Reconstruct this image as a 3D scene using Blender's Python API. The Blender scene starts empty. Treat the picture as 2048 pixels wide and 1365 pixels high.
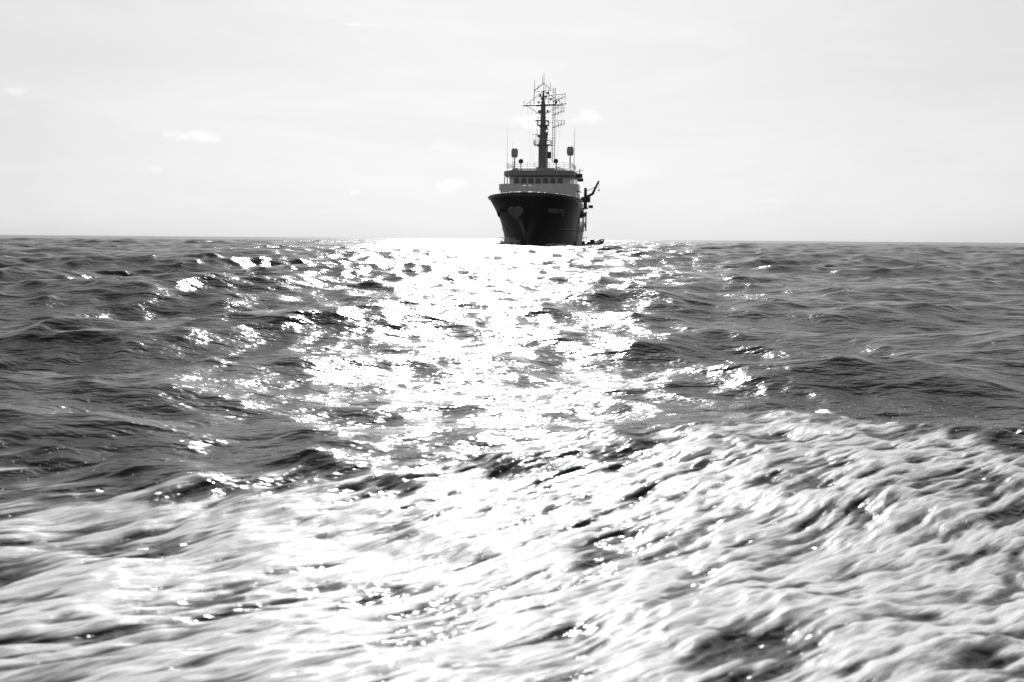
import bpy, math, random
import numpy as np
from mathutils import Vector, Matrix

R = math.radians
scene = bpy.context.scene
COL = scene.collection

# ------------------------------------------------------------------ camera
CAM_H = 1.5
F_MM = 35.0
cam_d = bpy.data.cameras.new("camera")
cam = bpy.data.objects.new("camera", cam_d)
COL.objects.link(cam)
cam_d.lens = F_MM
cam_d.sensor_width = 36.0
cam_d.clip_start = 0.05
cam_d.clip_end = 60000.0
PITCH = math.atan(204.5 / 1991.0)
cam.matrix_world = (Matrix.Translation((0, 0, CAM_H))
                    @ Matrix.Rotation(R(90) - PITCH, 4, 'X')
                    @ Matrix.Rotation(R(0.45), 4, 'Z'))
cam_d.dof.use_dof = True
cam_d.dof.focus_distance = 22.0
cam_d.dof.aperture_fstop = 2.6
scene.camera = cam

# ------------------------------------------------------------------ light
SUN_EL, SUN_AZ = 32.0, -0.8          # azimuth measured clockwise from +Y (the view direction)
sun_d = bpy.data.lights.new("sun", 'SUN')
sun_d.energy = 5.0
sun_d.angle = R(0.55)
sun_d.color = (1.0, 1.0, 1.0)      # black and white photograph
sun = bpy.data.objects.new("sun", sun_d)
COL.objects.link(sun)
sdir = Vector((math.sin(R(SUN_AZ)) * math.cos(R(SUN_EL)),
               math.cos(R(SUN_AZ)) * math.cos(R(SUN_EL)), math.sin(R(SUN_EL))))
sun.rotation_euler = (-sdir).to_track_quat('-Z', 'Y').to_euler()

scene.view_settings.view_transform = 'Standard'
scene.view_settings.look = 'None'
scene.view_settings.exposure = 0.0
scene.view_settings.gamma = 1.0
scene.view_settings.use_curve_mapping = False
scene.cycles.use_denoising = True

# ------------------------------------------------------------------ sky (world)
world = bpy.data.worlds.new("World")
scene.world = world
world.use_nodes = True
nt = world.node_tree
for n in list(nt.nodes):
    nt.nodes.remove(n)
def N(tree, kind, **kw):
    n = tree.nodes.new(kind)
    for k, v in kw.items():
        setattr(n, k, v)
    return n
def math_node(tree, op, a, b=None, clamp=False):
    n = tree.nodes.new('ShaderNodeMath')
    n.operation = op
    n.use_clamp = clamp
    for i, v in enumerate((a, b)):
        if v is None:
            continue
        if isinstance(v, (int, float)):
            n.inputs[i].default_value = v
        else:
            tree.links.new(v, n.inputs[i])
    return n.outputs[0]

sky = N(nt, 'ShaderNodeTexSky', sky_type='NISHITA')
sky.sun_disc = False
sky.sun_elevation = R(SUN_EL)
sky.sun_rotation = R(SUN_AZ)
sky.air_density = 1.0
sky.dust_density = 1.6
sky.ozone_density = 1.0
bw = N(nt, 'ShaderNodeRGBToBW')
nt.links.new(sky.outputs[0], bw.inputs[0])
# thin even veil of high cloud: compresses the clear sky's range
SKY_GAIN, SKY_KNEE = 12.0, 5.1
base = math_node(nt, 'MULTIPLY', math_node(nt, 'DIVIDE', bw.outputs[0], math_node(nt, 'ADD', bw.outputs[0], SKY_KNEE)), SKY_GAIN)
tc = N(nt, 'ShaderNodeTexCoord')
# streaky high cloud
mp = N(nt, 'ShaderNodeMapping')
mp.inputs['Scale'].default_value = (2.2, 2.2, 11.0)
mp.inputs['Rotation'].default_value = (0, R(-6), 0)
nt.links.new(tc.outputs['Generated'], mp.inputs[0])
nz = N(nt, 'ShaderNodeTexNoise')
nz.inputs['Scale'].default_value = 1.7
nz.inputs['Detail'].default_value = 7
nz.inputs['Roughness'].default_value = 0.62
nz.inputs['Distortion'].default_value = 0.5
nt.links.new(mp.outputs[0], nz.inputs['Vector'])
rmp = N(nt, 'ShaderNodeMapRange')
rmp.inputs['From Min'].default_value = 0.38
rmp.inputs['From Max'].default_value = 0.72
rmp.inputs['To Min'].default_value = 0.975
rmp.inputs['To Max'].default_value = 1.05
nt.links.new(nz.outputs[0], rmp.inputs[0])
skyv = math_node(nt, 'MULTIPLY', base, rmp.outputs[0])
# a few small fair-weather clouds low in the sky, as puffs around given headings
nz2 = N(nt, 'ShaderNodeTexNoise')
nz2.inputs['Scale'].default_value = 42
nz2.inputs['Detail'].default_value = 5
nz2.inputs['Roughness'].default_value = 0.6
mp2 = N(nt, 'ShaderNodeMapping')
mp2.inputs['Scale'].default_value = (1, 1, 1.7)
nt.links.new(tc.outputs['Generated'], mp2.inputs[0])
nt.links.new(mp2.outputs[0], nz2.inputs['Vector'])
wob = math_node(nt, 'MULTIPLY', math_node(nt, 'SUBTRACT', nz2.outputs[0], 0.5), 4.2)
sep = N(nt, 'ShaderNodeSeparateXYZ')
nt.links.new(tc.outputs['Generated'], sep.inputs[0])
az = math_node(nt, 'ARCTAN2', sep.outputs[0], sep.outputs[1])
el = math_node(nt, 'ARCSINE', sep.outputs[2])
# heading, elevation, half width, half height (degrees), strength
CLOUDS = [(-17.6, 5.35, 1.5, .42, 1), (-19.6, 3.6, .65, .22, .9), (-26.0, 7.2, .6, .22, .6),
          (1.0, 6.5, 1.3, .42, 1), (4.35, 6.85, .75, .42, .7), (3.5, 6.6, .6, .25, .8),
          (-3.8, 5.2, 1.4, .34, .35), (-3.6, 3.0, 1.3, .45, .5), (-9.0, 2.5, .4, .15, .5),
          (-8.5, 11.6, 2.0, .12, .4), (15, 2.2, 1.6, .16, .35)]
tot = None
for (ca, ce, wa, we, s) in CLOUDS:
    dx = math_node(nt, 'MULTIPLY', math_node(nt, 'SUBTRACT', az, R(ca)), 1 / R(wa))
    dy = math_node(nt, 'MULTIPLY', math_node(nt, 'SUBTRACT', el, R(ce)), 1 / R(we))
    d2 = math_node(nt, 'ADD', math_node(nt, 'MULTIPLY', dx, dx), math_node(nt, 'MULTIPLY', dy, dy))
    v = math_node(nt, 'SUBTRACT', 1.0, math_node(nt, 'SUBTRACT', d2, wob))
    v = math_node(nt, 'MULTIPLY', v, 0.5 * s, clamp=True)
    tot = v if tot is None else math_node(nt, 'MAXIMUM', tot, v)
skyv = math_node(nt, 'MULTIPLY', skyv, math_node(nt, 'ADD', 1.0, math_node(nt, 'MULTIPLY', tot, 0.28)))
comb = N(nt, 'ShaderNodeCombineColor')
for i in range(3):
    nt.links.new(skyv, comb.inputs[i])
bg = N(nt, 'ShaderNodeBackground')
bg.inputs['Strength'].default_value = 0.10
nt.links.new(comb.outputs[0], bg.inputs[0])
wo = N(nt, 'ShaderNodeOutputWorld')
nt.links.new(bg.outputs[0], wo.inputs[0])

# ------------------------------------------------------------------ helpers
def tag(o, label=None, cat=None, group=None, kind=None):
    if label: o['label'] = label
    if cat: o['category'] = cat
    if group: o['group'] = group
    if kind: o['kind'] = kind
    return o

def paint(name, c, rough=0.5, spec=0.5, metal=0.0, dirt=0.25, scale=0.8, streak=4.0):
    m = bpy.data.materials.new(name)
    m.use_nodes = True
    t = m.node_tree
    b = t.nodes['Principled BSDF']
    co = N(t, 'ShaderNodeTexCoord')
    mpp = N(t, 'ShaderNodeMapping')
    mpp.inputs['Scale'].default_value = (scale, scale, scale / streak)
    t.links.new(co.outputs['Object'], mpp.inputs[0])
    nn = N(t, 'ShaderNodeTexNoise')
    nn.inputs['Scale'].default_value = 2.0
    nn.inputs['Detail'].default_value = 6
    nn.inputs['Roughness'].default_value = 0.65
    t.links.new(mpp.outputs[0], nn.inputs['Vector'])
    mr = N(t, 'ShaderNodeMapRange')
    mr.inputs['From Min'].default_value = 0.3
    mr.inputs['From Max'].default_value = 0.75
    mr.inputs['To Min'].default_value = c
    mr.inputs['To Max'].default_value = c * (1 - dirt)
    t.links.new(nn.outputs[0], mr.inputs[0])
    cc = N(t, 'ShaderNodeCombineColor')
    for i in range(3):
        t.links.new(mr.outputs[0], cc.inputs[i])
    t.links.new(cc.outputs[0], b.inputs['Base Color'])
    b.inputs['Roughness'].default_value = rough
    b.inputs['Metallic'].default_value = metal
    b.inputs['Specular IOR Level'].default_value = spec
    return m

M = {
    'hull': paint('hull_paint', 0.022, 0.42, 0.4, dirt=-0.5, streak=5),
    'boot': paint('antifouling_paint', 0.03, 0.6),
    'white': paint('superstructure_paint', 0.56, 0.4, dirt=0.2),
    'brow': paint('brow_paint', 0.22, 0.45, dirt=0.15),
    'grey': paint('mast_paint', 0.16, 0.5, dirt=0.3),
    'dome': paint('radome_gelcoat', 0.30, 0.35, dirt=0.08),
    'dark': paint('dark_steel', 0.04, 0.5, dirt=0.3),
    'deck': paint('deck_paint', 0.12, 0.6, dirt=0.3),
    'glass': paint('window_glass', 0.01, 0.06, 0.6, dirt=0.0),
    'crest': paint('crest_paint', 0.16, 0.5, dirt=0.1),
    'rail': paint('rail_paint', 0.30, 0.4, dirt=0.15),
    'rubber': paint('rubber', 0.03, 0.6, dirt=0.2),
}

class MB:
    def __init__(s):
        s.v, s.f = [], []
    def add(s, vs, fs):
        o = len(s.v)
        s.v += [tuple(p) for p in vs]
        s.f += [tuple(i + o for i in f) for f in fs]
        return s
    def box(s, x0, x1, y0, y1, z0, z1):
        vs = [(x, y, z) for z in (z0, z1) for y in (y0, y1) for x in (x0, x1)]
        return s.add(vs, [(0, 2, 3, 1), (4, 5, 7, 6), (0, 1, 5, 4), (2, 6, 7, 3), (0, 4, 6, 2), (1, 3, 7, 5)])
    def tube(s, a, b, r0, r1=None, n=8):
        a, b = Vector(a), Vector(b)
        r1 = r0 if r1 is None else r1
        d = (b - a).normalized()
        u = d.orthogonal().normalized()
        w = d.cross(u)
        vs = []
        for p, r in ((a, r0), (b, r1)):
            for k in range(n):
                t = 2 * math.pi * k / n
                vs.append(p + u * r * math.cos(t) + w * r * math.sin(t))
        fs = [(k, (k + 1) % n, n + (k + 1) % n, n + k) for k in range(n)]
        fs += [tuple(range(n))[::-1], tuple(range(n, 2 * n))]
        return s.add(vs, fs)
    def lathe(s, prof, c=(0, 0, 0), n=20, axis='z'):
        vs, fs = [], []
        for (r, z) in prof:
            for k in range(n):
                t = 2 * math.pi * k / n
                p = (r * math.cos(t), r * math.sin(t), z)
                if axis == 'x': p = (z, p[0], p[1])
                if axis == 'y': p = (p[0], z, p[1])
                vs.append((p[0] + c[0], p[1] + c[1], p[2] + c[2]))
        for i in range(len(prof) - 1):
            for k in range(n):
                fs.append((i * n + k, i * n + (k + 1) % n, (i + 1) * n + (k + 1) % n, (i + 1) * n + k))
        fs += [tuple(range(n))[::-1], tuple((len(prof) - 1) * n + k for k in range(n))]
        return s.add(vs, fs)
    def prism(s, poly, z0, z1):       # poly in xy
        n = len(poly)
        vs = [(x, y, z0) for x, y in poly] + [(x, y, z1) for x, y in poly]
        fs = [(k, (k + 1) % n, n + (k + 1) % n, n + k) for k in range(n)]
        fs += [tuple(range(n))[::-1], tuple(range(n, 2 * n))]
        return s.add(vs, fs)
    def prism_y(s, poly, y0, y1):     # poly in xz
        n = len(poly)
        vs = [(x, y0, z) for x, z in poly] + [(x, y1, z) for x, z in poly]
        fs = [(k, (k + 1) % n, n + (k + 1) % n, n + k) for k in range(n)]
        fs += [tuple(range(n))[::-1], tuple(range(n, 2 * n))]
        return s.add(vs, fs)
    def build(s, name, mat, parent=None, smooth=False, bevel=0.0, solid=0.0):
        me = bpy.data.meshes.new(name)
        me.from_pydata(s.v, [], s.f)
        me.update()
        import bmesh
        bm = bmesh.new(); bm.from_mesh(me)
        bmesh.ops.recalc_face_normals(bm, faces=bm.faces)
        bm.to_mesh(me); bm.free()
        me.materials.append(mat)
        if smooth:
            me.polygons.foreach_set('use_smooth', [True] * len(me.polygons))
        o = bpy.data.objects.new(name, me)
        COL.objects.link(o)
        if parent: o.parent = parent
        if solid:
            m = o.modifiers.new('solid', 'SOLIDIFY'); m.thickness = solid; m.offset = -1
        if bevel:
            m = o.modifiers.new('bevel', 'BEVEL'); m.width = bevel; m.segments = 2; m.limit_method = 'ANGLE'
        return o

# ------------------------------------------------------------------ noise and waves (world space)
rng = np.random.default_rng(11)
PERM = rng.permutation(256)
PERM = np.concatenate([PERM, PERM])
GA = np.linspace(0, 2 * np.pi, 256, endpoint=False)
GX, GY = np.cos(GA), np.sin(GA)
def perlin(x, y):
    xi, yi = np.floor(x).astype(np.int64), np.floor(y).astype(np.int64)
    xf, yf = x - xi, y - yi
    xi &= 255; yi &= 255
    u = xf * xf * xf * (xf * (xf * 6 - 15) + 10)
    v = yf * yf * yf * (yf * (yf * 6 - 15) + 10)
    def g(ix, iy, dx, dy):
        h = PERM[PERM[ix & 255] + (iy & 255)]
        return GX[h] * dx + GY[h] * dy
    a = g(xi, yi, xf, yf); b = g(xi + 1, yi, xf - 1, yf)
    c = g(xi, yi + 1, xf, yf - 1); d = g(xi + 1, yi + 1, xf - 1, yf - 1)
    return (a + u * (b - a)) * (1 - v) + (c + u * (d - c)) * v
def fbm(x, y, octs=4, gain=0.5):
    s = 0; a = 1.0
    for k in range(octs):
        s = s + a * perlin(x * 2 ** k + 17.3 * k, y * 2 ** k - 9.1 * k)
        a *= gain
    return s
def sstep(a, b, x):
    t = np.clip((x - a) / (b - a), 0, 1)
    return t * t * (3 - 2 * t)

WAVES = []
wr = random.Random(5)
NW = 150
for i in range(NW):
    lam = 0.22 * (26 / 0.22) ** ((i + wr.random()) / NW)
    k = 2 * math.pi / lam
    spread = 26 if lam > 6 else (38 if lam > 1.5 else 55)
    th = R(-90 + 12 + wr.gauss(0, spread))         # travelling roughly towards the camera
    slope = 0.022 if lam > 5 else (0.037 if lam > 0.6 else 0.026)
    WAVES.append((lam, k, math.cos(th), math.sin(th), slope / k * (0.6 + 0.8 * wr.random()), wr.random() * 6.283))

WD = (math.sin(R(50)), math.cos(R(50)))            # direction the churned wake streams along
def wake_uv(X, Y):
    return X * WD[0] + Y * WD[1], -X * WD[1] + Y * WD[0]
def wake_edge_raw(X):
    return np.interp(X, [-14, -7, -4.5, -3.0, -1.5, 0, .9, 1.5, 2.1, 3.0, 3.6, 4.5, 6, 9, 14],
                     [9.6, 7.6, 6.6, 6.2, 6.3, 6.7, 7.2, 7.9, 8.8, 8.7, 7.1, 5.9, 4.4, 2.2, -2])
def wake_edge(X):
    return sum(wake_edge_raw(X + d) for d in (-.75, -.5, -.25, 0, .25, .5, .75)) / 7
def wake_depth(X, Y):
    """metres inside the wake (positive = inside)"""
    ed = wake_edge(X) + 0.45 * perlin(X * 0.9, Y * 0.9) + 0.25 * perlin(X * 2.7 + 5, Y * 2.7)
    return ed - Y

def surface(X, Y, step):
    """displaced sea surface; step = local mesh spacing, shorter waves are dropped"""
    dx = np.zeros_like(X); dy = np.zeros_like(X); z = np.zeros_like(X)
    wd = wake_depth(X, Y)
    calm = 1 - 0.55 * sstep(-0.2, 1.0, wd)
    for (lam, k, cx, cy, a, ph) in WAVES:
        m = np.clip((lam / step - 2.0) / 2.0, 0, 1)
        if not m.any(): continue
        p = k * (X * cx + Y * cy) + ph
        am = a * m * (calm if lam < 4 else 1)
        s, c = np.sin(p), np.cos(p)
        z += am * c
        q = 1.05
        dx -= q * am * cx * s
        dy -= q * am * cy * s
    # gusty patches: patches of livelier and calmer water
    g = 0.85 + 0.5 * perlin(X * 0.045, Y * 0.03)
    z *= g; dx *= g; dy *= g
    near = (wd > -2.5) & (np.abs(X) < 30) & (np.abs(Y) < 30)
    foam = np.zeros_like(X)
    if near.any():
        x, y, w = X[near], Y[near], wd[near]
        u, v = wake_uv(x, y)
        inside = sstep(-0.15, 0.55, w)
        warp = 0.45 * perlin(u * 0.7, v * 0.9 + 3)
        big = fbm(u * 1.1, v * 1.9 + warp, 4)
        mid = fbm(u * 2.0 + 3, v * 8.0 + warp * 2, 3)
        fine = fbm(u * 2.2 + 1, v * 14 + warp * 4, 2, 0.55)
        zz = 0.052 * big + 0.024 * mid + 0.010 * fine + 0.004 * fbm(u * 7, v * 22 + warp * 5, 2)
        ridge = 0.015 * np.exp(-((w - 0.35) / 0.45) ** 2)
        trough = -0.10 * np.exp(-((w + 0.75) / 0.5) ** 2) * sstep(0.8, 4.2, x)
        rolls = -0.05 * np.exp(-((w + 1.7) / 0.35) ** 2) * sstep(0.8, 4.2, x)
        z[near] += inside * zz + ridge + trough + rolls
        # foam cover: thick in the middle, torn towards the edge
        cov = sstep(-0.25, 1.3, w + 0.9 * fbm(u * 1.4, v * 5, 3) + 0.2)
        holes = sstep(-0.55, 0.25, 0.55 * big + 0.50 * mid + 0.60 * fine + 0.09)
        foam[near] = cov * holes
    return X + dx, Y + dy, z, foam

# ------------------------------------------------------------------ sea mesh: rings around the boat
def ring_grid():
    fine = np.arange(-34, 34.0001, 68 / 1150.)
    left = -34 - np.cumsum(np.linspace(0.1, 6.5, 44)); left = left[left > -180]
    right = -left
    ang = np.concatenate([left[::-1], fine, right])
    rad = [0.6]
    while rad[-1] < 14000:
        r = rad[-1]
        rel = 0.0028 if r < 16 else 0.0042 if r < 400 else (0.012 if r < 2000 else 0.05)
        if r < 2.4: rel = 0.02
        rad.append(r * (1 + rel))
    return R(1) * ang, np.array(rad)
ang, rad = ring_grid()
NA, NR = len(ang), len(rad)
AA, RR = np.meshgrid(ang, rad)
X0, Y0 = RR * np.sin(AA), RR * np.cos(AA)
dang = np.gradient(ang)[None, :] * RR
drad = np.gradient(rad)[:, None] * np.ones_like(RR)
STEP = np.maximum(drad, np.minimum(dang, 50.0))
XX, YY, ZZ, FO = (a.ravel() for a in surface(X0.ravel(), Y0.ravel(), STEP.ravel()))
# keep the boat's own position at mean level
lvl = ZZ[(X0.ravel() ** 2 + (Y0.ravel() - 3) ** 2) < 6].mean()
fade = np.exp(-(X0.ravel() ** 2 + Y0.ravel() ** 2) / 90.0)
ZZ -= lvl * fade
co = np.stack([XX, YY, ZZ], 1).astype(np.float32)

idx = np.arange(NR * NA).reshape(NR, NA)
nxt = np.roll(idx, -1, axis=1)
A_, B_, C_, D_ = idx[:-1], nxt[:-1], nxt[1:], idx[1:]
quads = np.stack([A_.ravel(), D_.ravel(), C_.ravel(), B_.ravel()], 1)
fq = FO[quads].mean(1)

def mesh_from(name, quads, mat, extra=None):
    used = np.unique(quads)
    remap = np.full(len(co), -1, np.int64); remap[used] = np.arange(len(used))
    q = remap[quads]
    me = bpy.data.meshes.new(name)
    vs = co[used]
    me.vertices.add(len(vs)); me.vertices.foreach_set('co', vs.ravel())
    nl = q.size
    starts = np.arange(0, nl, 4, dtype=np.int32)
    loops = q.ravel().astype(np.int32)
    if extra is not None:                          # centre cap
        cap = remap[extra].astype(np.int32)
        starts = np.append(starts, nl).astype(np.int32)
        loops = np.concatenate([loops, cap])
    me.loops.add(len(loops)); me.loops.foreach_set('vertex_index', loops)
    me.polygons.add(len(starts)); me.polygons.foreach_set('loop_start', starts)
    me.update(calc_edges=True)
    me.polygons.foreach_set('use_smooth', np.ones(len(starts), dtype=bool))
    at = me.attributes.new('foam', 'FLOAT', 'POINT')
    at.data.foreach_set('value', FO[used].astype(np.float32))
    at = me.attributes.new('coarse', 'FLOAT', 'POINT')
    at.data.foreach_set('value', sstep(0.25, 1.6, STEP.ravel()[used]).astype(np.float32))
    me.materials.append(mat)
    o = bpy.data.objects.new(name, me)
    COL.objects.link(o)
    return o

def water_material(name):
    m = bpy.data.materials.new(name)
    m.use_nodes = True
    t = m.node_tree
    L = t.links
    b = t.nodes['Principled BSDF']
    out = t.nodes['Material Output']
    co_ = N(t, 'ShaderNodeTexCoord')
    def noise(scale, sc=(1, 1, 1), rot=0, detail=3, rough=0.55):
        mm = N(t, 'ShaderNodeMapping')
        mm.inputs['Scale'].default_value = sc
        m0 = N(t, 'ShaderNodeMapping')
        m0.inputs['Rotation'].default_value = (0, 0, rot)
        L.new(co_.outputs['Object'], m0.inputs[0])
        L.new(m0.outputs[0], mm.inputs[0])
        n = N(t, 'ShaderNodeTexNoise')
        n.inputs['Scale'].default_value = scale
        n.inputs['Detail'].default_value = detail
        n.inputs['Roughness'].default_value = rough
        L.new(mm.outputs[0], n.inputs['Vector'])
        return n.outputs[0]
    r1 = math_node(t, 'MULTIPLY', noise(1.3, (0.6, 1.5, 1), R(10), 4, 0.55), 0.125)
    r2 = math_node(t, 'MULTIPLY', noise(4.5, (0.5, 1.3, 1), R(-14), 3, 0.55), 0.050)
    r3 = math_node(t, 'MULTIPLY', noise(17.0, (0.6, 1.2, 1), R(15), 2, 0.5), 0.006)
    h = math_node(t, 'ADD', math_node(t, 'ADD', r1, r2), r3)
    # far out, where the mesh is too coarse for the short waves, the same waves as relief
    la = N(t, 'ShaderNodeAttribute', attribute_name='coarse')
    r0 = math_node(t, 'MULTIPLY', math_node(t, 'MULTIPLY', noise(0.35, (0.6, 1.3, 1), R(8), 3, 0.5), la.outputs['Fac']), 0.75)
    h = math_node(t, 'ADD', h, r0)
    bp = N(t, 'ShaderNodeBump')
    bp.inputs['Strength'].default_value = 1.0
    bp.inputs['Distance'].default_value = 1.0
    L.new(h, bp.inputs['Height'])
    b.inputs['Base Color'].default_value = (0.012, 0.012, 0.012, 1)
    b.inputs['Roughness'].default_value = 0.20
    b.inputs['IOR'].default_value = 1.29
    L.new(bp.outputs[0], b.inputs['Normal'])
    # foam
    f = N(t, 'ShaderNodeBsdfPrincipled')
    f.inputs['Base Color'].default_value = (0.66, 0.66, 0.66, 1)
    f.inputs['Roughness'].default_value = 0.33
    f.inputs['IOR'].default_value = 1.33
    # wake stream direction on the ground is 50 degrees clockwise from +Y -> rotate it onto X
    s1 = noise(9.0, (0.14, 1.7, 1), R(-40), 6, 0.7)
    s2 = noise(40.0, (0.16, 1.6, 1), R(-40), 3, 0.6)
    fh = math_node(t, 'ADD', math_node(t, 'MULTIPLY', s1, 0.026), math_node(t, 'MULTIPLY', s2, 0.008))
    bf = N(t, 'ShaderNodeBump')
    bf.inputs['Strength'].default_value = 1.0
    bf.inputs['Distance'].default_value = 1.0
    L.new(fh, bf.inputs['Height'])
    L.new(bf.outputs[0], f.inputs['Normal'])
    f.inputs['Specular IOR Level'].default_value = 0.32
    a = N(t, 'ShaderNodeAttribute', attribute_name='foam')
    s0 = noise(3.4, (0.35, 1.7, 1), R(-40), 3, 0.6)
    tn = math_node(t, 'ADD', math_node(t, 'ADD', math_node(t, 'MULTIPLY', s1, 1.4), math_node(t, 'MULTIPLY', s2, 0.6)),
                   math_node(t, 'MULTIPLY', s0, 1.2))
    k0 = math_node(t, 'ADD', math_node(t, 'MULTIPLY', a.outputs['Fac'], 1.1), tn)
    # milky aerated water first, white froth where the cover is thick
    k = math_node(t, 'MULTIPLY', math_node(t, 'SUBTRACT', k0, 1.85), 2.4, clamp=True)
    froth = math_node(t, 'MULTIPLY', math_node(t, 'SUBTRACT', k0, 2.26), 3.0, clamp=True)
    fc = math_node(t, 'ADD', 0.17, math_node(t, 'MULTIPLY', froth, 0.50))
    cc = N(t, 'ShaderNodeCombineColor')
    for i in range(3): L.new(fc, cc.inputs[i])
    L.new(cc.outputs[0], f.inputs['Base Color'])
    L.new(math_node(t, 'ADD', 0.14, math_node(t, 'MULTIPLY', froth, 0.16)), f.inputs['Roughness'])
    mx = N(t, 'ShaderNodeMixShader')
    L.new(k, mx.inputs[0]); L.new(b.outputs[0], mx.inputs[1]); L.new(f.outputs[0], mx.inputs[2])
    L.new(mx.outputs[0], out.inputs[0])
    return m
WATER = water_material('sea_water')

is_foam = fq > 0.30
sea = mesh_from('sea', quads[~is_foam], WATER, idx[0])
tag(sea, kind='structure')
wake = mesh_from('wake_foam', quads[is_foam], WATER)
tag(wake, 'churned white foam of the wake across the near water', 'foam', kind='stuff')

# ------------------------------------------------------------------ the ship  (+X forward, +Y port, Z up; stem head near x=0)
ship = bpy.data.objects.new('ship', None)
COL.objects.link(ship)
tag(ship, 'dark hulled ship with tall antenna mast heading towards the camera against the light', 'ship')
PSI = 9.0
ship.location = (2.0, 178.0, 0.0)
ship.rotation_euler = (0, 0, R(-90 - PSI))

L_, HB = 50.0, 8.6
def lerp(x, xs, ys): return float(np.interp(x, xs, ys))
def smooth_interp(x, xs, ys):
    for i in range(len(xs) - 1):
        if x <= xs[i + 1]:
            t = (x - xs[i]) / (xs[i + 1] - xs[i]); t = t * t * (3 - 2 * t)
            return ys[i] + (ys[i + 1] - ys[i]) * t
    return ys[-1]
def deck_half(s):      # s metres aft of the stem head
    if s < 13: return HB * (1 - (1 - s / 13.0) ** 2) ** 0.62
    return lerp(s, [13, 24, 34, 50], [HB, HB * .95, 7.5, 7.2])
def wl_half(s):
    s2 = max(0.0, s - 3.0)
    if s2 < 18: return 6.7 * (1 - (1 - s2 / 18.0) ** 1.7)
    return lerp(s, [21, 40, 50], [6.7, 6.7, 5.9])
def sheer(s):
    if s < 27: return lerp(s, [0, 5, 12, 20, 27], [9.7, 9.45, 9.0, 8.4, 8.2])
    return 4.3 if s < 45 else 4.6
def section(s, z):
    zs = sheer(s) if s < 27 else 8.2
    if s >= 27: zs = 8.2
    t = min(1, max(0, (z + 0.0) / zs))
    w, d = wl_half(s), deck_half(s)
    y = w + (d - w) * t ** 1.5
    if z < 0: y = w * (1 - 0.35 * (-z / 2.2) ** 2)
    return y
def stem_x(s, z):      # rake: lower points of the bow sit further aft
    t = max(0, min(1, z / 9.7))
    return -s - 3.0 * (1 - t) ** 1.2 * max(0, 1 - s / 14.0)
def hull_side():
    mb = MB()
    st = [0, .25, .6, 1.1, 1.8, 2.8, 4, 5.5, 7.5, 10, 13, 17, 21, 26.98, 27.0, 33, 39, 45, 45.02, 50]
    NZ = 16
    grid = {}
    for sgn in (1, -1):
        rows = []
        for s in st:
            top = sheer(s if s != 27.0 else 27.5)
            rows.append([(stem_x(s, -2.2 + (top + 2.2) * j / NZ), sgn * section(s, -2.2 + (top + 2.2) * j / NZ),
                          -2.2 + (top + 2.2) * j / NZ) for j in range(NZ + 1)])
        vs = [p for r in rows for p in r]
        fs = []
        for i in range(len(rows) - 1):
            for j in range(NZ):
                a = i * (NZ + 1) + j
                fs.append((a, a + 1, a + NZ + 2, a + NZ + 1))
        mb.add(vs, fs)
    # transom
    top = sheer(50)
    vs, n = [], 9
    for j in range(n):
        z = -2.2 + (top + 2.2) * j / (n - 1)
        y = section(50, z)
        vs += [(stem_x(50, z), -y, z), (stem_x(50, z), y, z)]
    mb.add(vs, [(2 * j, 2 * j + 1, 2 * j + 3, 2 * j + 2) for j in range(n - 1)])
    return mb
hull = hull_side().build('hull', M['hull'], ship, smooth=False, solid=0.12)
for p in hull.data.polygons: p.use_smooth = True
# decks
def deck_mesh(s0, s1, dz, n=24):
    mb = MB(); vs = []
    for i in range(n + 1):
        s = s0 + (s1 - s0) * i / n
        z = sheer(min(s, s1 - .01)) - dz
        y = max(0.02, section(s, z) - 0.1)
        vs += [(stem_x(s, z), -y, z), (stem_x(s, z), y, z)]
    return mb.add(vs, [(2 * j, 2 * j + 1, 2 * j + 3, 2 * j + 2) for j in range(n)])
deck_mesh(0.3, 26.9, 1.1).build('foredeck', M['deck'], ship)
deck_mesh(27.05, 49.8, 1.1).build('main_deck', M['deck'], ship)
# rub rail and capping along the bulwark
def strip_along(s0, s1, zf, r, n=40, sides=(1, -1)):
    mb = MB()
    for sgn in sides:
        prev = None
        for i in range(n + 1):
            s = s0 + (s1 - s0) * i / n
            z = zf(s)
            p = (stem_x(s, z), sgn * (section(s, z) + 0.02), z)
            if prev: mb.tube(prev, p, r, n=6)
            prev = p
    return mb
strip_along(0, 26.9, lambda s: sheer(s) + 0.03, 0.11).build('capping_rail', M['rail'], hull, smooth=True)
for sg in (1, -1): strip_along(10, 49.5, lambda s: 3.3, 0.16, sides=(sg,)).build('rubbing_strake', M['dark'], hull, smooth=True)

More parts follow.
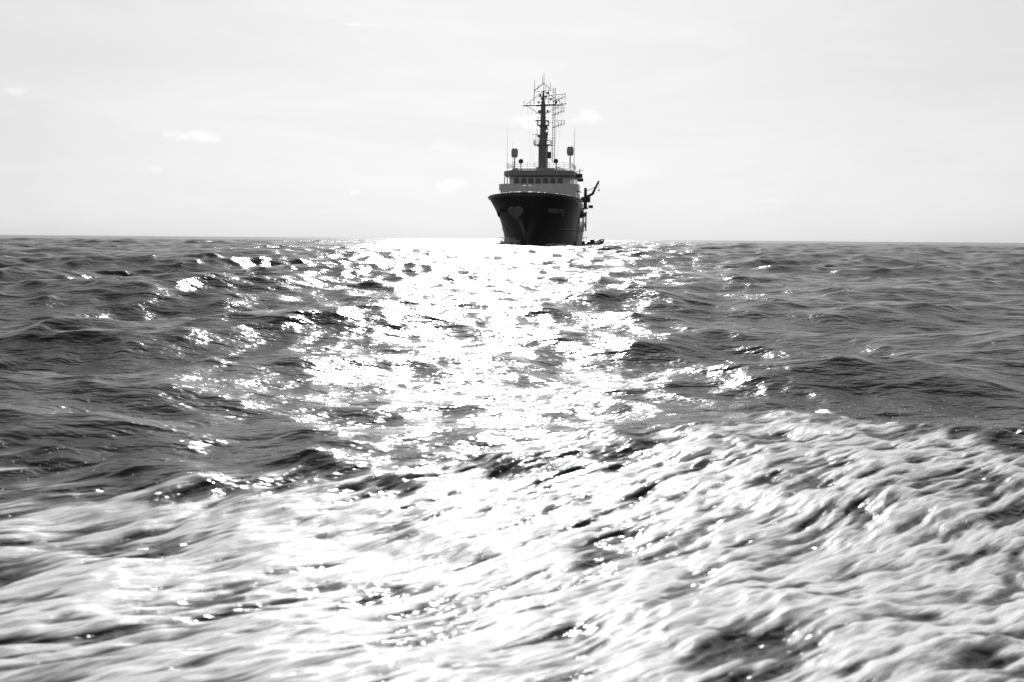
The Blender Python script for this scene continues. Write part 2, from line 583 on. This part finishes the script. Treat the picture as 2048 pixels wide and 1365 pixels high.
# crest on the bow: a heart shaped shield lying on the plating just off the stem (starboard flank)
def on_hull(s, z, off=0.04, sgn=-1):
    return (stem_x(s, z) + 0.02, sgn * (section(s, z) + off), z)
def s_at(yt, z):
    lo, hi = 0.0, 13.0
    for _ in range(30):
        m = (lo + hi) / 2
        if section(m, z) < yt: lo = m
        else: hi = m
    return hi
def decal(poly, y0, z0, sgn, off=0.05):
    """poly of (across, up) laid on the flank as a thin raised plate; y0 = distance from the centreline"""
    c = (sum(p[0] for p in poly) / len(poly), sum(p[1] for p in poly) / len(poly))
    rings = 6; vs = []; fs = []; n = len(poly)
    for layer in (off, -0.02):
        for r in range(rings + 1):
            t = max(0.01, r / rings)
            for p in poly:
                y, z = y0 + c[0] + (p[0] - c[0]) * t, z0 + c[1] + (p[1] - c[1]) * t
                s = s_at(max(0.06, y), z)
                vs.append((stem_x(s, z) + layer, sgn * (max(.06, y) + layer), z))
    def I(l, r, k): return (l * (rings + 1) + r) * n + k % n
    for l in (0, 1):
        for r in range(rings):
            for k in range(n):
                fs.append((I(l, r, k), I(l, r, k + 1), I(l, r + 1, k + 1), I(l, r + 1, k)))
    for k in range(n):
        fs.append((I(0, rings, k), I(0, rings, k + 1), I(1, rings, k + 1), I(1, rings, k)))
    return MB().add(vs, fs)
heart = []
for k in range(40):
    t = 2 * math.pi * k / 40
    hx = 16 * math.sin(t) ** 3; hy = 13 * math.cos(t) - 3.2 * math.cos(2 * t) - 1.6 * math.cos(3 * t) - math.cos(4 * t)
    heart.append((hx / 16 * 1.4, hy / 16 * 1.35))
decal([(a * 1.2, b * 1.1) for a, b in heart], 1.95, 6.2, -1).build('crest', M['crest'], hull, smooth=True)
bar = [(-1.2, -.38), (-.6, -.42), (0, -.42), (.6, -.40), (1.2, -.36), (1.25, 0), (1.2, .36), (.6, .40), (0, .42), (-.6, .42), (-1.2, .38), (-1.25, 0)]
decal(bar, 4.9, 6.6, 1).build('name_board', M['crest'], hull)
# anchors housed in the flare
for sgn in (-1, 1):
    s0, z0 = 7.0, 6.6
    p = Vector(on_hull(s0, z0, 0.1, sgn))
    mb = MB()
    mb.tube(p + Vector((0, 0, .9)), p + Vector((0, sgn * .35, -.9)), .14)
    mb.tube(p + Vector((-.8, sgn * .4, -.6)), p + Vector((0, sgn * .45, -1.0)), .16, .12)
    mb.tube(p + Vector((.8, sgn * .4, -.6)), p + Vector((0, sgn * .45, -1.0)), .16, .12)
    mb.tube(p + Vector((-.8, sgn * .4, -.6)), p + Vector((-.75, sgn * .6, 0.1)), .2, .05)
    mb.tube(p + Vector((.8, sgn * .4, -.6)), p + Vector((.75, sgn * .6, 0.1)), .2, .05)
    mb.build('anchor', M['dark'], hull)

# superstructure: forecastle deckhouse, bridge, brow
def house(x0, x1, hw0, hw1, z0, z1, cham=1.6, lean=0.0):
    """x0 = front, x1 = aft (negative), octagonal front corners"""
    mb = MB()
    def poly(dx):
        return [(x0 + dx, -(hw0 - cham)), (x0 + dx, hw0 - cham), (x0 - cham + dx, hw0), (x1, hw1), (x1, -hw1), (x0 - cham + dx, -hw0)]
    a, b = poly(0), poly(lean)
    n = len(a)
    vs = [(x, y, z0) for x, y in a] + [(x, y, z1) for x, y in b]
    fs = [(k, (k + 1) % n, n + (k + 1) % n, n + k) for k in range(n)] + [tuple(range(n))[::-1], tuple(range(n, 2 * n))]
    return mb.add(vs, fs)
dh = house(-16.5, -36, 7.4, 6.6, 7.0, 10.9, 1.4).build('deckhouse', M['white'], ship, bevel=.06)
house(-27.2, -40, 5.2, 5.0, 3.1, 7.0, 0.3).build('lower_deckhouse', M['white'], ship, bevel=.06)
# wing deck and its bulwark
wd_ = house(-17.0, -28, 7.75, 7.6, 10.9, 11.1, 1.5).build('bridge_deck', M['white'], ship)
mb = MB()
pts = [(-22.5, -7.7), (-18.5, -7.7), (-17.0, -6.2), (-17.0, 6.2), (-18.5, 7.7), (-22.5, 7.7)]
for a, b in zip(pts, pts[1:]):
    da = Vector((b[0] - a[0], b[1] - a[1], 0)).normalized(); nrm = Vector((-da.y, da.x, 0)) * .06
    vs = []
    for z in (11.1, 12.15):
        for p in (a, b):
            for q in (1, -1):
                vs.append((p[0] + q * nrm.x, p[1] + q * nrm.y, z))
    mb.add(vs, [(0, 1, 3, 2), (4, 6, 7, 5), (0, 2, 6, 4), (1, 5, 7, 3), (0, 4, 5, 1), (2, 3, 7, 6)])
mb.build('wing_bulwark', M['white'], ship)
bridge = house(-18.6, -28, 5.9, 5.9, 11.1, 13.55, 1.3, lean=.25).build('bridge', M['white'], ship, bevel=.04)
# windows
def window_row(ys, z0, z1, w, x):
    for y in ys:
        fr = MB().box(x - .02, x + .07, y - w / 2 - .07, y + w / 2 + .07, z0 - .07, z1 + .07).build('window', M['dark'], bridge)
        MB().box(x + .02, x + .09, y - w / 2, y + w / 2, z0, z1).build('pane', M['glass'], fr)
window_row([-4.3 + 1.43 * k for k in range(7)], 12.05, 13.2, .85, -18.42)
for sgn in (-1, 1):
    for k in range(3):
        x = -21 - 1.7 * k
        fr = MB().box(x - .45, x + .45, sgn * 5.9 - .05, sgn * 5.9 + .05, 12.0, 13.2).build('window', M['dark'], bridge)
        MB().box(x - .36, x + .36, sgn * 5.9 - .08, sgn * 5.9 + .08, 12.08, 13.12).build('pane', M['glass'], fr)
for y in (-4.6, -1.6, 1.6, 4.6):
    fr = MB().lathe([(.26, -.03), (.26, .06)], (-16.5, y, 9.5), axis='x').build('porthole', M['dark'], dh)
# brow / roof
mb = MB()
def brow_poly(g): return [(-17.6 + g, -(5.6 + g)), (-17.6 + g, 5.6 + g), (-19.4 + g, 6.95 + g), (-28.4, 6.95 + g), (-28.4, -(6.95 + g)), (-19.4 + g, -(6.95 + g))]
lv = [(13.55, -.35), (13.8, 0), (14.7, 0), (15.25, -.9)]
vs = []
for z, g in lv: vs += [(x, y, z) for x, y in brow_poly(g)]
fs = []
for i in range(3):
    for k in range(6): fs.append((i * 6 + k, i * 6 + (k + 1) % 6, (i + 1) * 6 + (k + 1) % 6, (i + 1) * 6 + k))
fs += [(5, 4, 3, 2, 1, 0), tuple(range(18, 24))]
mb.add(vs, fs)
mb.build('bridge_roof', M['brow'], ship, bevel=.03)
# wing supports
for sgn in (-1, 1):
    for x in (-19.2, -22.5, -26):
        MB().tube((x, sgn * 6.8, 11.1), (x, sgn * 6.8, 13.6), .09).build('wing_post', M['grey'], ship)

# railings (helper)
def railing(pts, z, h=1.05, step=1.3, rails=3, r=.028):
    mb = MB()
    for a, b in zip(pts, pts[1:]):
        a, b = Vector((*a, 0)), Vector((*b, 0))
        n = max(1, int((b - a).length / step))
        for i in range(n + 1):
            p = a.lerp(b, i / n)
            mb.tube((p.x, p.y, z), (p.x, p.y, z + h), r * 1.2, n=5)
        for k in range(rails):
            zz = z + h * (k + 1) / rails
            mb.tube((a.x, a.y, zz), (b.x, b.y, zz), r, n=5)
    return mb
railing([(-28, -6.4), (-19.5, -6.4), (-18.4, -5), (-18.4, 5), (-19.5, 6.4), (-28, 6.4)], 15.2).build('roof_railing', M['rail'], ship)
railing([(-49.5, -6.6), (-40, -7), (-28, -7.2)], 4.3, 0.9).build('side_railing', M['rail'], ship)
railing([(-49.5, 6.6), (-40, 7), (-28, 7.2)], 4.3, 0.9).build('side_railing', M['rail'], ship)
# foredeck gear: windlass, bitts, small derrick post, breakwater
mb = MB()
mb.lathe([(.5, -1.6), (.5, -1.3), (.3, -1.25), (.3, 1.25), (.5, 1.3), (.5, 1.6)], (-6.5, 0, 9.2), axis='y')
mb.box(-7.1, -5.9, -1.2, -.9, 8.3, 9.5); mb.box(-7.1, -5.9, .9, 1.2, 8.3, 9.5)
mb.build('windlass', M['grey'], ship)
mb = MB()
mb.tube((-3.0, 0, 8.4), (-3.0, 0, 12.2), .1, .06)
mb.tube((-3.0, -.8, 11.0), (-3.0, .8, 11.0), .04)
mb.build('jackstaff', M['rail'], ship)
for sgn in (-1, 1):
    for x in (-9.5, -12.2):
        mb = MB().box(x - .9, x + .3, sgn * 4.2 - .3, sgn * 4.2 + .3, 7.85, 7.95)
        mb.lathe([(.16, 0), (.16, .8), (.22, .82), (.22, .9)], (x, sgn * 4.2, 7.9))
        mb.lathe([(.16, 0), (.16, .8), (.22, .82), (.22, .9)], (x - .6, sgn * 4.2, 7.9))
        mb.build('mooring_bitt', M['dark'], ship)
for y in (2.4, -2.6):
    MB().lathe([(.35, 0), (.35, 1.0), (.5, 1.15), (.5, 1.3)], (-13.6, y, 8.0)).build('deck_vent', M['white'], ship)
# hatch with lashed gear in front of the deckhouse
MB().box(-15.6, -12.4, -1.7, 1.7, 7.7, 9.35).build('deck_hatch', M['white'], ship, bevel=.1)

# radomes on posts
def radome(x, y, zb, r=.68):
    p = MB().tube((x, y, 15.2), (x, y, zb + .05), .12).build('radome', M['grey'], ship)
    prof = [(.02, 0), (r * .72, .02), (r * .92, .25), (r, .75), (r, 1.25)]
    for k in range(1, 7):
        t = k / 6 * math.pi / 2
        prof.append((max(.01, r * math.cos(t)), 1.25 + r * math.sin(t)))
    MB().lathe(prof, (x, y, zb), 24).build('dome', M['dome'], p, smooth=True)
radome(-22.5, -5.35, 17.6)
radome(-22.5, 5.75, 17.9)
# search lights
for y in (-3.6, 3.3):
    p = MB().tube((-19.6, y, 15.2), (-19.6, y, 16.2), .07).build('searchlight', M['grey'], ship)
    MB().lathe([(.12, -.4), (.42, -.15), (.48, .3), (.44, .34)], (-19.6, y, 16.6), 18, 'x').build('lamp_head', M['dark'], p)
# whips
def whip(x, y, z0, z1, r=.035):
    MB().tube((x, y, z0), (x, y, z1), r, r * .4, 6).build('whip_antenna', M['grey'], ship)
whip(-21, -6.6, 15.2, 23.6); whip(-26, -6.3, 15.2, 21.0); whip(-21.5, 6.6, 15.2, 22.5); whip(-26.5, 6.2, 15.2, 24.0)
# roof gear at port side of bridge
mb = MB(); mb.box(-24.5, -23, 6.95, 8.1, 13.6, 14.4); mb.tube((-23.5, 7.6, 14.4), (-23.5, 7.6, 15.4), .1)
mb.tube((-23.2, 6.9, 14.8), (-23.2, 8.4, 15.1), .09); mb.box(-23.9, -23.2, 7.2, 8.3, 12.9, 13.5)
mb.build('life_raft_rack', M['dark'], ship)

# ---- main mast
MX, MY = -25.5, -0.1
mast = MB()
mast.prism([(MX - .9, MY - .95), (MX + .9, MY - .75), (MX + .9, MY + .75), (MX - .9, MY + .95)], 15.2, 20.2)
mast.lathe([(.95, 20.2), (.78, 21.0), (.62, 22.5), (.55, 24.4), (.46, 28.2), (.28, 29.2), (.16, 31.0)], (MX, MY, 0), 14)
mast.tube((MX + .2, MY, 18.0), (MX + .2, MY + .9, 22.8), .35, .22)
mast = mast.build('mast', M['grey'], ship)
def platform(z, y0, y1, d=.9, t=.14, x=0.0):
    mb = MB().box(MX - d + x, MX + d + x, MY + y0, MY + y1, z, z + t)
    mb.add(railing([(MX - d + x, MY + y0), (MX + d + x, MY + y0), (MX + d + x, MY + y1), (MX - d + x, MY + y1)], z + t, .8, .7, 2, .02).v, []) if False else None
    o = mb.build('platform', M['grey'], mast)
    railing([(MX - d + x, MY + y0), (MX + d + x, MY + y0), (MX + d + x, MY + y1), (MX - d + x, MY + y1)], z + t, .85, .8, 2, .04).build('platform_railing', M['rail'], mast)
platform(20.2, -1.7, 1.7, 1.1)
platform(24.1, -1.1, 1.1, .9)
# bracket cones under platforms
for pr in ([(.45, 19.4), (1.2, 20.19)], [(.4, 23.3), (.8, 24.09)]):
    MB().lathe(pr, (MX, MY, 0), 10).build('platform_bracket', M['grey'], mast)
# radar scanners
def scanner(x, y, z, w, yaw):
    p = MB().lathe([(.3, 0), (.3, .35), (.14, .42), (.14, .6)], (x, y, z), 12).build('radar', M['grey'], mast)
    c, s = math.cos(yaw), math.sin(yaw)
    mb = MB(); mb.box(-.13, .13, -w / 2, w / 2, .6, .85)
    mb.v = [(x + a * c - b * s, y + a * s + b * c, z + q) for a, b, q in mb.v]
    mb.build('radar_scanner', M['grey'], p, bevel=.04)
scanner(MX + .6, MY - .1, 24.3, 2.9, R(25))
scanner(MX + .5, MY + .5, 20.4, 1.9, R(-30))
scanner(MX + .3, MY - .1, 28.55, 1.6, R(70))
# yards
def yard(z, y0, y1, r, x=0, tilt=0):
    return MB().tube((MX + x, MY + y0, z), (MX + x, MY + y1, z + tilt), r, r * .7, 8).build('yard', M['grey'], mast)
yard(28.15, -4.1, 4.7, .16, tilt=.25)
yard(28.0, -1.4, 4.2, .10, .3)
yard(22.4, -2.0, 1.4, .07)
yard(25.7, -1.3, 1.1, .08)
# yard stays
mb = MB()
for a, b in (((MY - 3.6, 28.2), (MY, 26.0)), ((MY + 4, 28.4), (MY, 26.2)), ((MY - 3.6, 28.2), (MY, 31)), ((MY + 4, 28.4), (MY, 31))):
    mb.tube((MX, a[0], a[1]), (MX, b[0], b[1]), .05, n=5)
mb.build('yard_stay', M['grey'], mast)
# port antenna lattice pole with short booms
mb = MB()
py = MY + 2.15
for dy in (-.22, .22):
    mb.tube((MX - .3, py + dy, 17), (MX - .3, py + dy, 31.6), .06, n=6)
z = 17.2
while z < 31.5:
    mb.tube((MX - .3, py - .22, z), (MX - .3, py + .22, z), .045, n=5); z += .5
mb.tube((MX - .3, MY, 20.3), (MX - .3, py, 20.3), .05); mb.tube((MX - .3, MY, 24.8), (MX - .3, py, 24.8), .05)
mb.build('antenna_ladder', M['grey'], mast)
for zb, ln in ((23.7, 2.1), (26.2, 2.0), (28.9, 2.2)):
    mb = MB(); mb.tube((MX - .3, py - .3, zb), (MX - .3, py + ln, zb + .9), .11, .07, 6)
    for q in (.5, .75, 1.0):
        yy, zz = py - .3 + (ln + .3) * q, zb + .9 * q
        mb.tube((MX - .3, yy, zz - .45), (MX - .3, yy, zz + .75), .05, n=5)
    mb.tube((MX - .3, py + .2, zb + 1.35), (MX - .3, py + ln + .1, zb + 1.45), .05, n=5)
    mb.build('antenna_boom', M['grey'], mast)
# top frame
mb = MB()
mb.tube((MX, MY, 29), (MX, MY + .1, 32.3), .08, .05)
mb.tube((MX, MY - 1.9, 31.0), (MX, MY + .1, 32.5), .085, n=6)
mb.tube((MX, MY + .1, 32.5), (MX, MY + 1.5, 31.2), .06, n=6)
mb.tube((MX, MY - 1.8, 30.9), (MX, MY + 2.0, 31.1), .065, n=6)
mb.tube((MX, MY - 1.9, 28.2), (MX, MY - 1.8, 31.2), .065, n=6)
mb.tube((MX, MY + 1.1, 28.3), (MX, MY + 1.1, 31.3), .065, n=6)
mb.tube((MX, MY - 1.3, 29.8), (MX, MY + 2.0, 30.1), .08, n=6)
mb.build('top_frame', M['grey'], mast)
for y, z0, z1 in ((.1, 32.4, 34.5), (-1.8, 31.0, 33.1), (-.2, 32.2, 34.0), (1.4, 31.2, 32.6), (.5, 30, 32.2), (-1.1, 30.9, 32.2)):
    MB().tube((MX, MY + y, z0), (MX, MY + y, z1), .055, .035, 6).build('mast_whip', M['grey'], mast)
for y, z in ((-.6, 29.9), (-.2, 29.3), (.5, 29.6), (1.5, 29.1), (-.9, 28.5), (2.6, 28.5), (.9, 30.3)):
    MB().lathe([(.05, 0), (.22, .03), (.22, .45), (.05, .5)], (MX, MY + y, z), 8).build('signal_light', M['dark'], mast)
mb = MB()
mb.box(MX + .3, MX + .5, MY + 1.0, MY + 1.75, 17.6, 18.9); mb.tube((MX + .4, MY + 1.75, 17.2), (MX + .4, MY + 1.75, 20.2), .04)
mb.build('signal_board', M['dark'], mast)
# halyards
mb = MB()
for y in (-3.2, -2.4, 3.1, 3.9):
    mb.tube((MX, MY + y, 28.2), (MX + .6, MY + y * .7, 15.3), .016, n=4)
mb.build('halyard', M['grey'], mast)
for y0, y1, z, r in ((-1.5, 1.6, 26.6, .07), (-.9, 2.2, 21.6, .07), (-1.0, 1.2, 23.2, .06), (-1.2, 2.1, 18.6, .06), (-.4, 2.1, 29.4, .07)):
    MB().tube((MX, MY + y0, z), (MX, MY + y1, z + .15), r, r, 6).build('cross_spar', M['grey'], mast)
for y, z, h in ((-1.2, 22.45, 1.1), (1.0, 22.5, .9), (-3.9, 28.2, .9), (-2.6, 28.2, .6), (3.2, 28.3, .9), (4.4, 28.4, .8), (-1.4, 20.2, 2.4)):
    MB().tube((MX, MY + y, z), (MX, MY + y, z + h), .05, .04, 6).build('stub_antenna', M['grey'], mast)
for y, z, w, h in ((-.75, 26.7, .5, .5), (.7, 23.4, .5, .6), (-.85, 21.8, .5, .55), (.9, 26.75, .4, .45)):
    MB().box(MX - .2, MX + .25, MY + y - w / 2, MY + y + w / 2, z, z + h).build('antenna_box', M['grey'], mast, bevel=.05)
# low funnels behind the bridge
for y in (-1.9, 2.2):
    MB().lathe([(.75, 10.9), (.75, 16.0), (.6, 16.4)], (-33, y, 0), 16).build('funnel', M['grey'], ship, smooth=False)

# ---- crane on the port side
crane = MB().tube((-34, 7.9, 7.9), (-34, 7.9, 12.2), .42, .30, 10)
crane.box(-34.7, -33.3, 7.1, 8.9, 9.2, 10.3); crane.box(-34.8, -33.2, 6.2, 8.4, 7.8, 8.1); crane.box(-34.4, -33.6, 8.6, 9.5, 8.0, 8.6)
crane = crane.build('crane', M['dark'], ship)
mb = MB(); mb.tube((-33.8, 6.5, 9.5), (-33.6, 9.5, 11.0), .34, .28, 8); mb.tube((-33.6, 9.4, 10.9), (-33.4, 10.7, 13.6), .28, .18, 8)
mb.build('crane_boom', M['dark'], crane)
mb = MB(); mb.tube((-33.9, 8.1, 11.5), (-33.6, 10.2, 12.5), .06); mb.tube((-33.4, 10.7, 13.5), (-33.4, 10.75, 11.8), .04); mb.box(-33.5, -33.3, 10.6, 10.9, 11.5, 11.8)
mb.build('hoist_cable', M['dark'], crane)
# ---- rescue boat in its davit on the port side
rb = MB()
for i in range(13):
    pass
def boat_hull(Lb, Bb, Hb, n=14):
    vs, fs = [], []
    m = 8
    for i in range(n + 1):
        t = i / n
        w = Bb / 2 * (math.sin(math.pi * min(1, .12 + .88 * t) ** .8) ** .45 if 0 < t < 1 else .15)
        for k in range(m + 1):
            a = math.pi * k / m
            vs.append((Lb * (t - .5), -w * math.cos(a), -Hb * math.sin(a) * (.6 + .4 * math.sin(math.pi * t))))
    for i in range(n):
        for k in range(m):
            a = i * (m + 1) + k
            fs.append((a, a + 1, a + m + 2, a + m + 1))
        fs.append((i * (m + 1), i * (m + 1) + m, (i + 1) * (m + 1) + m, (i + 1) * (m + 1)))
    fs.append(tuple(range(m + 1))); fs.append(tuple(n * (m + 1) + k for k in range(m + 1)))
    return vs, fs
vs, fs = boat_hull(5.2, 2.4, 1.2)
rescue = bpy.data.objects.new('rescue_boat', None); COL.objects.link(rescue)
rescue.rotation_euler = ship.rotation_euler
rescue.location = Matrix.Translation(ship.location) @ ship.rotation_euler.to_matrix().to_4x4() @ Vector((-30, 7.4, 7.0))
MB().add(vs, fs).build('hull', M['dark'], rescue, smooth=True)
MB().box(-1.2, .6, -.45, .45, 0, .55).build('cuddy', M['dark'], rescue, bevel=.1)
tag(rescue, 'small dark rescue boat slung in davits on the side of the big ship', 'boat')
for x in (-28.6, -31.4):
    mb = MB(); mb.tube((x, 6.4, 4.3), (x, 6.6, 9.0), .13); mb.tube((x, 6.6, 9.0), (x, 7.6, 9.4), .11); mb.tube((x, 7.5, 9.4), (x, 7.45, 7.3), .03)
    mb.build('davit', M['dark'], ship)
# aft side bits seen along the port side: pale locker walls, ladder, frames
MB().box(-44, -40.5, 1.6, 4.6, 3.3, 6.0).build('deck_store', M['white'], ship, bevel=.08)
mb = MB()
for dy in (0, .6):
    mb.tube((-45, 6.55 + dy, 3.3), (-45, 6.55 + dy, 7.6), .15, n=6)
for k in range(9): mb.tube((-45, 6.55, 3.7 + .42 * k), (-45, 7.15, 3.7 + .42 * k), .05, n=5)
mb.build('boarding_ladder', M['dark'], ship)
mb = MB(); 
for x in (-29.5, -37):
    mb.tube((x, 7.15, 3.3), (x, 7.15, 7.9), .12)
mb.box(-41, -27, 6.4, 7.35, 7.8, 7.98)
mb.build('side_gallery', M['white'], ship)
# stern frame
mb = MB()
mb.tube((-49, -5, 3.4), (-48, -4, 9), .25); mb.tube((-49, 5, 3.4), (-48, 4, 9), .25); mb.tube((-48, -4, 9), (-48, 4, 9), .25)
mb.build('stern_frame', M['grey'], ship)

# ------------------------------------------------------------------ small workboat beside the stern
wb = bpy.data.objects.new('workboat', None)
COL.objects.link(wb)
tag(wb, 'small dark inflatable workboat low on the water off the ship stern', 'boat')
wb.location = (16.7, 206.0, 0.25)
wb.rotation_euler = (0, R(-9), R(35))
mb = MB()
for sgn in (-1, 1):
    pts = [(-2.6, sgn * .85, .35), (1.0, sgn * .85, .4), (2.1, sgn * .6, .6), (2.8, 0, .85)]
    for a, b in zip(pts, pts[1:]): mb.tube(a, b, .27, .25, 10)
mb.build('tube', M['rubber'], wb, smooth=True)
vs, fs = boat_hull(5.0, 1.6, .6)
MB().add([(x, y, z + .4) for x, y, z in vs], fs).build('hull', M['dark'], wb)
mb = MB(); mb.box(-.6, .1, -.35, .35, .4, 1.35); mb.box(-1.4, -.8, -.3, .3, .4, 1.0); mb.build('console', M['dark'], wb, bevel=.05)
mb = MB(); mb.box(-2.9, -2.4, -.25, .25, .4, 1.3); mb.tube((-2.65, 0, .5), (-2.7, 0, -.4), .1); mb.build('outboard_motor', M['dark'], wb, bevel=.06)
mb = MB(); mb.tube((-2.2, -.6, .5), (-2.2, -.5, 2.0), .05); mb.tube((-2.2, .6, .5), (-2.2, .5, 2.0), .05); mb.tube((-2.2, -.5, 2.0), (-2.2, .5, 2.0), .05)
mb.build('radar_arch', M['dark'], wb)

# ------------------------------------------------------------------ white water thrown up along the bow
def foam_mat():
    m = bpy.data.materials.new('spray_white'); m.use_nodes = True
    b = m.node_tree.nodes['Principled BSDF']
    b.inputs['Base Color'].default_value = (.8, .8, .8, 1); b.inputs['Roughness'].default_value = .6
    t = m.node_tree
    tr = N(t, 'ShaderNodeBsdfTranslucent'); tr.inputs[0].default_value = (.85, .85, .85, 1)
    mx = N(t, 'ShaderNodeMixShader'); mx.inputs[0].default_value = .55
    t.links.new(b.outputs[0], mx.inputs[1]); t.links.new(tr.outputs[0], mx.inputs[2])
    t.links.new(mx.outputs[0], t.nodes['Material Output'].inputs[0])
    return m
SPR = foam_mat()
rs = random.Random(3)
mb = MB()
shipm = Matrix.Translation(ship.location) @ ship.rotation_euler.to_matrix().to_4x4()
def drop(c, r):
    t = (1 + 5 ** .5) / 2
    ico = [(-1, t, 0), (1, t, 0), (-1, -t, 0), (1, -t, 0), (0, -1, t), (0, 1, t), (0, -1, -t), (0, 1, -t), (t, 0, -1), (t, 0, 1), (-t, 0, -1), (-t, 0, 1)]
    fc = [(0, 11, 5), (0, 5, 1), (0, 1, 7), (0, 7, 10), (0, 10, 11), (1, 5, 9), (5, 11, 4), (11, 10, 2), (10, 7, 6), (7, 1, 8), (3, 9, 4), (3, 4, 2), (3, 2, 6), (3, 6, 8), (3, 8, 9), (4, 9, 5), (2, 4, 11), (6, 2, 10), (8, 6, 7), (9, 8, 1)]
    mb.add([(c[0] + r * x * .53, c[1] + r * y * .53, c[2] + r * z * .45) for x, y, z in ico], fc)
for k in range(2600):
    s = 5 + 18 * rs.random() ** 1.2
    h = max(0, 1.5 * math.exp(-((s - 9) / 5.0) ** 2) + .5)
    z = h * rs.random() ** 1.6 - .1
    sg = -1 if rs.random() < .75 else 1
    if sg == 1: z *= .35
    y = section(s, max(0, z)) + .1 + abs(rs.gauss(0, 1.3))
    p = shipm @ Vector((stem_x(s, z), sg * y, z))
    drop(p, rs.choice([.03, .04, .06, .08, .11, .15]) * (1.25 - .2 * z))
bw_ = mb.build('bow_wave', SPR, None, smooth=True)
tag(bw_, 'white spray breaking along the bow of the ship', 'spray', kind='stuff')

# fine droplets thrown off the wake
mb = MB()
for k in range(1100):
    x = rs.uniform(-3.5, 4.2); y = float(wake_edge(np.array([x]))[0]) - abs(rs.gauss(0, .5)) + .15
    if y < 3.5: continue
    if rs.random() > (.25 if x < 1 else 1): continue
    drop((x, y, .05 + abs(rs.gauss(0, .09))), rs.choice([.002, .003, .004, .006]))
sp_ = mb.build('spray', SPR, None, smooth=True)
tag(sp_, 'fine white droplets thrown up along the edge of the near wake', 'spray', kind='stuff')
